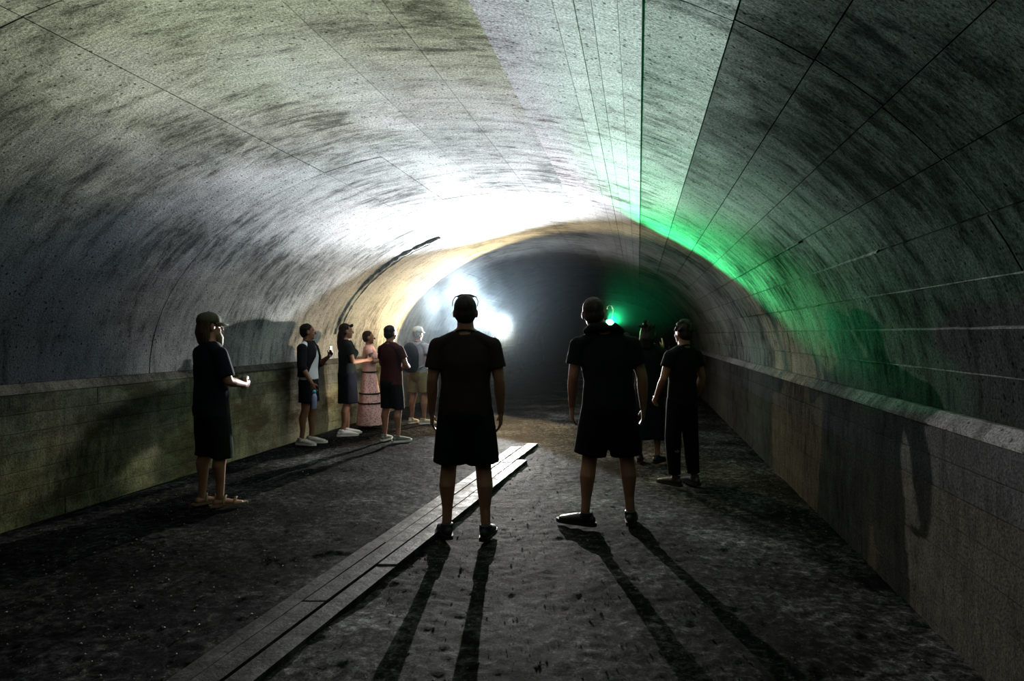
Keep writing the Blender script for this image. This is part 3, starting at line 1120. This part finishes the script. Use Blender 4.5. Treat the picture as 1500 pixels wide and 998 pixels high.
# --- bearded man by the left wall
c1 = person(309, 741, 1.655, 32, 'bearded person in cap and long dark shorts standing closest by the left wall', M['skin'],
            cloth('navy_cloth', '#121922'), cloth('dark_green_cloth', '#101813'),
            {-1: ((-0.27, 0.03, 1.13), (-0.13, 0.24, 1.09), (0.62, 0.75, 0.06), (0.7, -0.6, 0.2), 32),
             1: ((0.27, 0.03, 1.13), (0.12, 0.25, 1.08), (-0.62, 0.78, 0.04), (-0.7, -0.6, 0.2), 32)},
            legs={-1: (0.09, -0.02, 8), 1: (0.10, 0.06, 14)}, bulk=1.12, hair=hair_mat('hair_brown', '#3a2c20'), hair_style='bob',
            shoes=None, sole=simple('sandal_tan', '#6d5a40', 0.8), short_hem=0.58, sleeve=0.85, top_hem=0.80, flare=1.05, head_yaw=4, seed=3)
add_cap(c1, cloth('cap_olive', '#4b4a3a'), 0)
A = MB(); hp = c1['hp']
A.tube([hp(0, 0.055, 1.575), hp(0, 0.075, 1.535), hp(0, 0.078, 1.475), hp(0, 0.070, 1.43)], [(0.060, 0.036), (0.060, 0.038), (0.044, 0.028), (0.020, 0.014)], n=14)
link('beard', remeshed(c1['sc'](A), 0.007, 1, folds(9, 0.005, (70, 70, 12))), hair_mat('beard_grey', '#8a7a62'), c1['root'])

# --- person with the white shirt and bottle
c2 = person(452, 651, 1.62, 88, 'person in white shirt under dark open jacket holding a phone up by the wall', M['skin_tan'],
            cloth('white_cloth', '#e6e6ec', 0.06), cloth('black_cloth', '#15161a'),
            {-1: ((-0.23, 0.05, 1.13), (-0.12, 0.25, 1.25), (0.25, 0.65, 0.65), (0.8, -0.3, 0.1), 30),
             1: ((0.255, 0.02, 1.12), (0.255, 0.16, 0.90), (0, 0.28, -0.9), (-1, 0.1, 0), 30)},
            legs={-1: (0.10, 0.02, 8), 1: (0.10, -0.03, 10)}, bulk=1.0, hair=hair_mat('hair_black', '#16130f'), hair_style='short',
            shoes=simple('shoe_grey', '#a9a39a', 0.8), sole=M['sole'], short_hem=0.40, sleeve=0, top_hem=0.93, voxel=0.008, seed=5, head_yaw=-28)
# open jacket: a shell left open at the front
def open_jacket(c, mat, seed, open_deg=120, hem=0.97):
    sh, sc = c['sh'], c['sc']
    A = MB(); vs, fs = [], []
    rows = [(hem, 0.208, 0.150), (1.02, 0.200, 0.146), (1.14, 0.196, 0.142), (1.26, 0.202, 0.150), (1.36, 0.205, 0.135), (1.44, 0.120, 0.092), (1.475, 0.088, 0.078)]
    n = 26
    for z, rx, ry in rows:
        for i in range(n):
            od = open_deg * max(0.12, min(1.0, (1.36 - z) / 0.3)); a = R(90 + od / 2 + (360 - od) * i / (n - 1))
            vs.append(sh((math.cos(a) * rx, math.sin(a) * ry + 0.004, z + (0.0 if z < 1.4 else 0.01 * math.cos(a) ** 2))))
    for j in range(len(rows) - 1):
        for i in range(n - 1):
            a = j * n + i
            fs.append((a, a + 1, a + 1 + n, a + n))
    A.add(vs, fs)
    o = build(sc(A), 'jacket', mat, c['root'])
    m = o.modifiers.new('thickness', 'SOLIDIFY'); m.thickness = 0.008
    for s in (-1, 1):
        S, E, W = c['arms'][s]
        T = MB(); T.ell(S, (0.078, 0.076, 0.078))
        T.tube([S, S.lerp(E, 0.5), E, E.lerp(W, 0.25)], [0.074, 0.070, 0.064, 0.060], cap='flat')
        link('sleeve', remeshed(sc(T), 0.010, 2, folds(seed + s, 0.006)), mat, o)
open_jacket(c2, cloth('jacket_black', '#191a1e'), 12)

# --- dark haired woman
c3 = person(508, 638, 1.635, 55, 'dark-haired person in dark top, knee-length skirt and white sneakers, hands together', M['skin'],
            cloth('charcoal_green_cloth', '#191e1d'), cloth('dark_denim', '#12151b'),
            {-1: ((-0.23, 0.05, 1.14), (-0.07, 0.29, 1.17), (0.42, 0.85, 0.12), (0.9, -0.4, 0), 12),
             1: ((0.23, 0.05, 1.14), (0.07, 0.29, 1.16), (-0.42, 0.85, 0.12), (-0.9, -0.4, 0), 12)},
            legs={-1: (0.09, 0.05, 6), 1: (0.10, -0.05, 8)}, bulk=1.05, female=True, hair=hair_mat('hair_darkbrown', '#1c130d'), hair_style='long',
            shoes=cloth('sneaker_white', '#d9d3cf', 0.05), sole=M['sole'], skirt=(0.50, 0.185, 0.150), sleeve=0.55, top_hem=0.90, voxel=0.008, seed=8)

# --- woman in the long pink dress
pink = patterned('pink_print', '#dcaea8', '#7d4c50')
c4 = person(541, 627, 1.53, 70, 'person in long tiered pink print dress with hands raised beside the dark-haired one', M['skin_tan'],
            cloth('pink_cloth', '#dba9a3', 0.08), pink,
            {-1: ((-0.21, 0.08, 1.18), (-0.06, 0.30, 1.25), (0.12, 0.55, 0.8), (0.9, -0.2, 0), 12),
             1: ((0.21, 0.08, 1.18), (0.06, 0.31, 1.24), (-0.12, 0.55, 0.8), (-0.9, -0.2, 0), 12)},
            bulk=1.0, female=True, hair=hair_mat('hair_auburn', '#2c1a12'), hair_style='short',
            shoes=None, sole=M['rubber'], skirt=(0.06, 0.30, 0.25), sleeve=0.32, top_hem=0.98, voxel=0.008, seed=11)
for z, rx, ry in ((1.0, 0.180, 0.130), (0.62, 0.2335, 0.181), (0.45, 0.255, 0.206)):
    A = MB()
    A.tube([(rx * math.cos(a), 0.008 + ry * math.sin(a), z) for a in [2 * math.pi * i / 28 for i in range(29)]], [0.013] * 29, n=6)
    build(c4['sc'](A), 'tier_band', cloth('band_black_%d' % int(z * 100), '#1d1414'), c4['root'])

# --- man with maroon shirt in front of the group
c5 = person(573, 647, 1.60, 28, 'person in dark maroon shirt and black shorts seen from behind, in front of the group', M['skin'],
            cloth('maroon_cloth', '#3a1d1b'), cloth('black_cloth_2', '#14171a'),
            {-1: ((-0.28, 0.06, 1.14), (-0.27, 0.24, 1.09), (-0.15, 0.95, 0.1), (0.3, 0, -1), 40),
             1: ((0.25, 0.06, 1.14), (0.10, 0.26, 1.10), (-0.9, 0.25, 0.05), (0, -1, 0), 20)},
            legs={-1: (0.12, 0.0, 20), 1: (0.14, 0.03, 14)}, bulk=1.08, hair=hair_mat('hair_black_2', '#14110e'), hair_style='short',
            shoes=cloth('sneaker_grey', '#6d6a66'), sole=M['sole'], short_hem=0.52, sleeve=0.6, top_hem=0.84, voxel=0.008, seed=14)

# --- man with white cap
c6 = person(613, 621, 1.60, 22, 'person in white cap, grey shirt and khaki shorts at the far end of the group', M['skin_tan'],
            cloth('grey_cloth', '#9a98a0'), cloth('khaki_cloth', '#6d6440'),
            {-1: ((-0.23, -0.02, 1.13), (-0.16, 0.10, 0.90), (0.1, 0.2, -1), (1, 0, 0), 25),
             1: ((0.29, -0.05, 1.15), (0.22, 0.14, 1.02), (-0.5, 0.8, -0.2), (-0.8, -0.5, 0), 25)},
            legs={-1: (0.12, -0.02, 10), 1: (0.13, 0.02, 30)}, bulk=1.06, hair=hair_mat('hair_grey', '#6b645a'), hair_style='short',
            shoes=cloth('sneaker_beige', '#a89e8e'), sole=M['sole'], short_hem=0.46, sleeve=0.6, top_hem=0.86, voxel=0.008, seed=17)
add_cap(c6, cloth('cap_white', '#d8d8d6', 0.05), 0)

# --- man in the middle
c7 = person(682, 787, 1.755, -12, 'silhouetted person with sunglasses on the head, legs apart, standing before the white lamp', M['skin'],
            cloth('brown_grey_cloth', '#2a2220'), cloth('navy_shorts', '#0d1014'),
            {-1: HANG(-1, 0.235, 0.07), 1: HANG(1, 0.240, 0.07)},
            legs={-1: (0.135, 0.02, 14), 1: (0.145, -0.03, 12)}, bulk=1.07, hair=hair_mat('hair_short_dark', '#231c17'), hair_style='bald_crop',
            shoes=simple('shoe_black', '#17181a', 0.6), sole=M['rubber'], short_hem=0.50, sleeve=0.66, top_hem=0.87, voxel=0.006, flare=1.12, seed=20)
# sunglasses pushed up on the head
hp, sc = c7['hp'], c7['sc']
sg = MB()
sg.tube([hp(x, 0.030 - 0.35 * x * x, 1.768 - 3.4 * x * x) for x in (-0.075, -0.05, -0.025, 0, 0.025, 0.05, 0.075)], [0.004] * 7, n=8)
sg_o = build(sc(sg), 'sunglasses', M['metal_dark'], c7['root'])
for s in (-1, 1):
    t = MB(); t.tube([hp(s * 0.076, 0.028, 1.748), hp(s * 0.090, -0.03, 1.715), hp(s * 0.088, -0.075, 1.68)], [0.0035] * 3, n=6)
    build(sc(t), 'temple_arm', M['metal_dark'], sg_o)
    t = MB(); t.ell(hp(s * 0.036, 0.040, 1.758), (0.030, 0.020, 0.008), Matrix.Rotation(R(-25), 3, 'X') @ Matrix.Rotation(R(s * 16), 3, 'Y'), nu=14, nv=8)
    build(sc(t), 'dark_lens', M['lens_dark'], sg_o)

# --- man before the green lamp
c8 = person(892, 768, 1.76, -8, 'silhouetted person with hooded neck standing before the green lamp', M['skin'],
            cloth('dark_teal_cloth', '#101614'), cloth('black_shorts', '#0b0d0e'),
            {-1: HANG(-1, 0.265, 0.10), 1: HANG(1, 0.255, 0.04)},
            legs={-1: (0.185, -0.03, 62), 1: (0.165, 0.03, 10)}, bulk=1.14, lean=-0.045, head_dx=-0.06, hair=hair_mat('hair_brown_2', '#2b221b'), hair_style='short',
            shoes=simple('shoe_black_2', '#1b1b1d', 0.45), sole=M['rubber'], short_hem=0.50, sleeve=0.62, top_hem=0.84, voxel=0.006, flare=1.12, seed=23)
A = MB(); sh8 = c8['sh']
A.tube([sh8((-0.13, -0.05, 1.47)), sh8((-0.08, -0.09, 1.50)), sh8((0, -0.105, 1.50)), sh8((0.08, -0.09, 1.50)), sh8((0.13, -0.05, 1.47))], [0.026, 0.036, 0.04, 0.036, 0.026], n=12)
link('hood', remeshed(c8['sc'](A), 0.007, 2, folds(31, 0.004)), cloth('hood_cloth', '#101614'), c8['root'])

# --- curly haired man by the right wall
c9 = person(1000, 711, 1.60, -42, 'curly-haired person in dark clothes standing by the right wall', M['skin_tan'],
            cloth('black_shirt', '#0b0d0e'), cloth('black_trousers', '#0a0b0c'),
            {-1: ((-0.25, 0.02, 1.13), (-0.22, 0.16, 0.93), (0.2, 0.6, -0.75), (1, 0, 0), 28),
             1: ((0.26, -0.03, 1.13), (0.25, 0.06, 0.89), (0, 0.2, -1), (-1, 0, 0), 18)},
            legs={-1: (0.10, 0.04, 8), 1: (0.11, -0.03, 12)}, bulk=1.0, hair=hair_mat('hair_curly', '#241b14'), hair_style='curly',
            shoes=simple('shoe_dark_brown', '#2a221c', 0.5), sole=M['rubber'], short_hem=0.96, sleeve=0.5, top_hem=0.86, voxel=0.007, seed=26)

# --- woman between the two, hands raised
c10 = person(0, 0, 1.60, 14, 'dark tousle-haired person with raised hands half hidden behind the one before the green lamp', M['skin'],
             cloth('dark_blouse', '#0e0f10'), cloth('dark_dress', '#0c0d0e'),
             {-1: ((-0.22, 0.24, 1.15), (-0.12, 0.42, 1.31), (0.06, 0.40, 0.9), (0.9, 0, 0), 6),
              1: ((0.22, 0.20, 1.18), (0.10, 0.34, 1.40), (-0.02, 0.45, 0.9), (-0.9, 0, 0), 6)},
             bulk=1.0, female=True, hair=hair_mat('hair_dark_3', '#17120e'), hair_style='tousled',
             shoes=simple('shoe_black_3', '#161616', 0.6), sole=M['rubber'], skirt=(0.30, 0.23, 0.20), sleeve=0.55, top_hem=0.93, loc=(0.12, 8.05, 0), voxel=0.008, seed=29)

# --- the one holding the white lamp, hidden behind the man in the middle
hw = Vector((-3.42, 13.74, 0))
c11 = person(0, 0, 1.70, 192, 'person holding up the white lamp, hidden behind the one with sunglasses', M['skin'],
             cloth('dark_cloth_11', '#1c1f24'), cloth('dark_trousers_11', '#15171b'),
             {-1: ((-0.42, 0.05, 1.32), (-0.66, 0.02, 1.46), (-0.45, 0.15, 0.85), (0, 1, 0), 40), 1: HANG(1)},
             hair=hair_mat('hair_11', '#1c1713'), hair_style='short', shoes=simple('shoe_11', '#19191a', 0.6), sole=M['rubber'],
             short_hem=0.96, sleeve=1.8, loc=hw, voxel=0.009, seed=32)

# --- the one holding the green lamp
hg = Vector((-0.19, 10.46, 0))
c12 = person(0, 0, 1.50, 183, 'person holding up the green lamp, hidden behind the one with hooded neck', M['skin'],
             cloth('dark_cloth_12', '#1b201f'), cloth('dark_trousers_12', '#141618'),
             {1: ((0.30, 0.16, 1.44), (0.27, 0.13, 1.71), (0.0, 0.12, 0.98), (0, 1, 0), 40), -1: HANG(-1)},
             hair=hair_mat('hair_12', '#1c1713'), hair_style='short', shoes=simple('shoe_12', '#19191a', 0.6), sole=M['rubber'],
             short_hem=0.96, sleeve=1.8, loc=hg, voxel=0.009, seed=35)


# ------------------------------------------------------------------ lamps and held things
def lamp(name, loc, glow, label, r, hook):
    o = empty(name, loc)
    tag(o, label, 'lamp')
    b = MB()
    b.tube([(0, 0.10, 0), (0, 0.02, 0), (0, -0.03, 0), (0, -0.055, 0)], [r * 0.55, r * 0.62, r * 1.02, r * 1.12], n=20, cap='flat')
    build(b, 'housing', M['metal_dark'], o)
    g = MB(); g.ell((0, -0.055, 0), (r, 0.022, r), nu=20, nv=10)
    build(g, 'lens', glow, o)
    h = MB(); h.tube([(0, 0.05, -r * 0.4), (0, 0.052, -0.06), (0, 0.05, -0.13)], [0.016, 0.017, 0.016], n=12)
    build(h, 'handle', M['rubber'], o)
    if hook:
        q = MB()
        q.tube([(0.02, 0.03, r * 0.7), (0.045, 0.03, 0.13), (0.055, 0.03, 0.20), (0.035, 0.03, 0.255), (-0.005, 0.03, 0.27), (-0.035, 0.03, 0.245), (-0.03, 0.03, 0.215)], [0.008] * 7, n=8)
        build(q, 'hook', simple('hook_metal', '#9aa09c', 0.35, 0.8), o)
    return o


lamp('white_lamp', LAMP_W, M['white_glow'], 'blinding white hand lamp shining towards the viewer', 0.10, False)
lamp('green_lamp', LAMP_G, M['green_glow'], 'glowing green lamp with a wire hook above it', 0.06, True)

# bottle with a cyan cap in the lowered hand
W_, d_, n_, l_ = c2['hands'][1]
p = world_of(c2, W_ + d_ * 0.10 + n_ * 0.02)
bo = empty('water_bottle', (p.x, p.y, p.z - 0.255))
tag(bo, 'clear bluish bottle with cyan cap hanging from the hand by the wall', 'bottle')
b = MB(); b.tube([(0, 0, 0), (0, 0, 0.012), (0, 0, 0.15), (0, 0, 0.19), (0, 0, 0.215)], [0.030, 0.035, 0.035, 0.026, 0.018], n=18, cap='flat')
build(b, 'bottle_body', simple('bottle_plastic', '#8f97b8', 0.25, var=0.1, bump=0.0), bo)
b = MB(); b.tube([(0, 0, 0.205), (0, 0, 0.250)], [0.026, 0.024], n=16, cap='flat')
build(b, 'bottle_cap', simple('cap_cyan', '#5fc3d6', 0.4, var=0.1, bump=0.0), bo)

# phone
W_, d_, n_, l_ = c2['hands'][-1]
p = world_of(c2, W_ + d_ * 0.105 + n_ * 0.035)
ph = empty('phone', p, c2['root'].rotation_euler.z)
tag(ph, 'small dark phone held up by the person in white shirt', 'phone')
b = MB(); b.box((-0.037, -0.004, -0.07), (0.037, 0.004, 0.075)); o = build(b, 'phone_body', M['metal_dark'], ph, sm=False)
m = o.modifiers.new('bevel', 'BEVEL'); m.width = 0.003; m.segments = 2
b = MB(); b.box((-0.034, -0.0048, -0.064), (0.034, -0.004, 0.069)); build(b, 'screen', M['lens_dark'], ph, sm=False)
b = MB(); b.ell((0.02, 0.0045, 0.055), (0.008, 0.002, 0.008)); build(b, 'camera_bump', M['metal_dark'], ph)

# drink can held by the bearded man
W_, d_, n_, l_ = c1['hands'][-1]
W2_, d2_, n2_, l2_ = c1['hands'][1]
p = world_of(c1, (W_ + d_ * 0.09 + W2_ + d2_ * 0.09) / 2)
cn = empty('drink_can', (p.x, p.y, p.z - 0.055))
tag(cn, 'pale drink can held by the bearded one in cap', 'can')
b = MB(); b.tube([(0, 0, 0), (0, 0, 0.008), (0, 0, 0.105), (0, 0, 0.116)], [0.026, 0.032, 0.032, 0.026], n=20, cap='flat')
build(b, 'can_body', simple('can_aluminium', '#a8a79a', 0.35, 0.6, bump=0.0), cn)
b = MB(); b.tube([(0, 0, 0.114), (0, 0, 0.118)], [0.024, 0.024], n=20, cap='flat'); build(b, 'can_lid', M['metal_dark'], cn)

# backpack on the man with the white cap
r6 = c6['root']; k6 = c6['k']
bp = empty('backpack', world_of(c6, (0, -0.125, 0.98)), r6.rotation_euler.z)
tag(bp, 'dark rounded backpack on the back of the white-capped one', 'backpack')
bl = cloth('backpack_black', '#17181b')
b = MB(); b.ell((0, -0.10, 0.20), (0.17, 0.11, 0.24)); b.tube([(0, -0.09, 0.04), (0, -0.09, 0.30)], [(0.155, 0.10), (0.15, 0.095)], n=18)
link('pack_body', remeshed(b, 0.010, 4, folds(41, 0.005)), bl, bp)
b = MB(); b.ell((0, -0.185, 0.12), (0.115, 0.05, 0.11)); build(b, 'front_pocket', bl, bp)
for s in (-1, 1):
    b = MB(); b.tube([(s * 0.09, -0.02, 0.40), (s * 0.11, 0.06, 0.45), (s * 0.125, 0.20, 0.42), (s * 0.13, 0.265, 0.28), (s * 0.16, 0.16, 0.08), (s * 0.14, -0.03, 0.03)], [(0.022, 0.006)] * 6, side=(1, 0, 0), n=8)
    build(b, 'shoulder_strap', cloth('strap_grey_%d' % (s + 1), '#8c8c88'), bp)
# red cloth in the left hand of the same man
W_, d_, n_, l_ = c6['hands'][-1]
p = world_of(c6, W_ + d_ * 0.10)
b = MB(); b.tube([(0, 0, 0.02), (0.01, 0, -0.05), (0.0, 0.01, -0.13), (0.005, 0, -0.20)], [(0.020, 0.02), (0.045, 0.03), (0.05, 0.03), (0.028, 0.02)], n=14)
o = link('red_cloth', remeshed(b, 0.007, 2, folds(44, 0.006, (40, 40, 14))), cloth('red_cloth', '#b8404a'))
o.location = p
tag(o, 'red cloth bundle dangling from the hand of the white-capped one', 'cloth')

# small torch in the hand of the one in maroon, lighting the group beside the wall
W_, d_, n_, l_ = c5['hands'][-1]
tl = world_of(c5, (-0.30, 0.30, 1.10))
aim = Vector((-1.0, 0.06, -0.30)).normalized()
tc_ = empty('torch', tl)
tag(tc_, 'small lit torch held by the one in maroon shirt, aimed at the wall group', 'torch')
tc_.rotation_euler = aim.to_track_quat('Y', 'Z').to_euler()
b = MB(); b.tube([(0, -0.13, 0), (0, -0.02, 0), (0, 0.0, 0), (0, 0.03, 0)], [0.013, 0.013, 0.019, 0.02], n=14, cap='flat'); build(b, 'torch_body', M['metal_dark'], tc_)
b = MB(); b.ell((0, 0.03, 0), (0.017, 0.006, 0.017)); build(b, 'torch_lens', emissive('torch_glow', (1.0, 0.97, 0.95), 12.0), tc_)
spot('torch_beam', tl + aim * 0.06, aim, 95, 0.8, 30, (1.0, 0.95, 0.92), 0.01)

# ------------------------------------------------------------------ smoke
def smoke():
    k = bpy.data.materials.new('smoke')
    k.use_nodes = True
    t = k.node_tree
    t.nodes.clear()
    out = t.nodes.new('ShaderNodeOutputMaterial')
    vs = t.nodes.new('ShaderNodeVolumeScatter')
    vs.inputs['Color'].default_value = (0.66, 0.85, 1.0, 1)
    vs.inputs['Anisotropy'].default_value = 0.35
    t.links.new(vs.outputs[0], out.inputs['Volume'])
    tc = t.nodes.new('ShaderNodeTexCoord').outputs['Object']

    def blob(center, radius):
        mp = t.nodes.new('ShaderNodeMapping')
        mp.inputs['Location'].default_value = tuple(-c / r for c, r in zip(center, radius))
        mp.inputs['Scale'].default_value = tuple(1 / r for r in radius)
        t.links.new(tc, mp.inputs['Vector'])
        ln = t.nodes.new('ShaderNodeVectorMath'); ln.operation = 'LENGTH'
        t.links.new(mp.outputs[0], ln.inputs[0])
        mr = t.nodes.new('ShaderNodeMapRange'); mr.interpolation_type = 'SMOOTHSTEP'
        mr.inputs[1].default_value = 1.0; mr.inputs[2].default_value = 0.15
        mr.inputs[3].default_value = 0.0; mr.inputs[4].default_value = 1.0
        t.links.new(ln.outputs['Value'], mr.inputs[0])
        return mr.outputs[0]

    def m(op, a, b):
        n = t.nodes.new('ShaderNodeMath'); n.operation = op
        for s, v in zip(n.inputs, (a, b)):
            if isinstance(v, (int, float)): s.default_value = v
            else: t.links.new(v, s)
        return n.outputs[0]

    nz = t.nodes.new('ShaderNodeTexNoise')
    nz.inputs['Scale'].default_value = 2.0; nz.inputs['Detail'].default_value = 4; nz.inputs['Roughness'].default_value = 0.6
    nz.inputs['Distortion'].default_value = 0.5
    t.links.new(tc, nz.inputs['Vector'])
    mr = t.nodes.new('ShaderNodeMapRange'); mr.interpolation_type = 'SMOOTHSTEP'
    mr.inputs[1].default_value = 0.36; mr.inputs[2].default_value = 0.66
    t.links.new(nz.outputs['Fac'], mr.inputs[0])
    puff = blob(SMOKE_C, SMOKE_R)
    d = m('MULTIPLY', m('MULTIPLY', puff, mr.outputs[0]), SMOKE_D)
    glow = blob((LAMP_W.x, LAMP_W.y - 0.3, LAMP_W.z), (0.7, 0.9, 0.7))
    d = m('ADD', d, m('MULTIPLY', glow, HAZE_D))
    d = m('ADD', d, m('MULTIPLY', blob((LAMP_G.x, LAMP_G.y - 0.2, LAMP_G.z), (0.5, 0.55, 0.5)), 0.02))
    d = m('ADD', d, 0.0012)
    t.links.new(d, vs.inputs['Density'])
    b = MB(); b.box((-4.2, 8.2, 0.2), (0.7, 15.6, 2.8))
    o = build(b, 'smoke', k, sm=False)
    # follow the vault: clip the upper corners of the box
    return o


SMOKE_C, SMOKE_R, SMOKE_D, HAZE_D = (-3.4, 10.9, 2.0), (1.4, 1.7, 1.1), 0.09, 0.014
tag(smoke(), 'drifting bluish smoke glowing around the white lamp', 'smoke', kind='stuff')
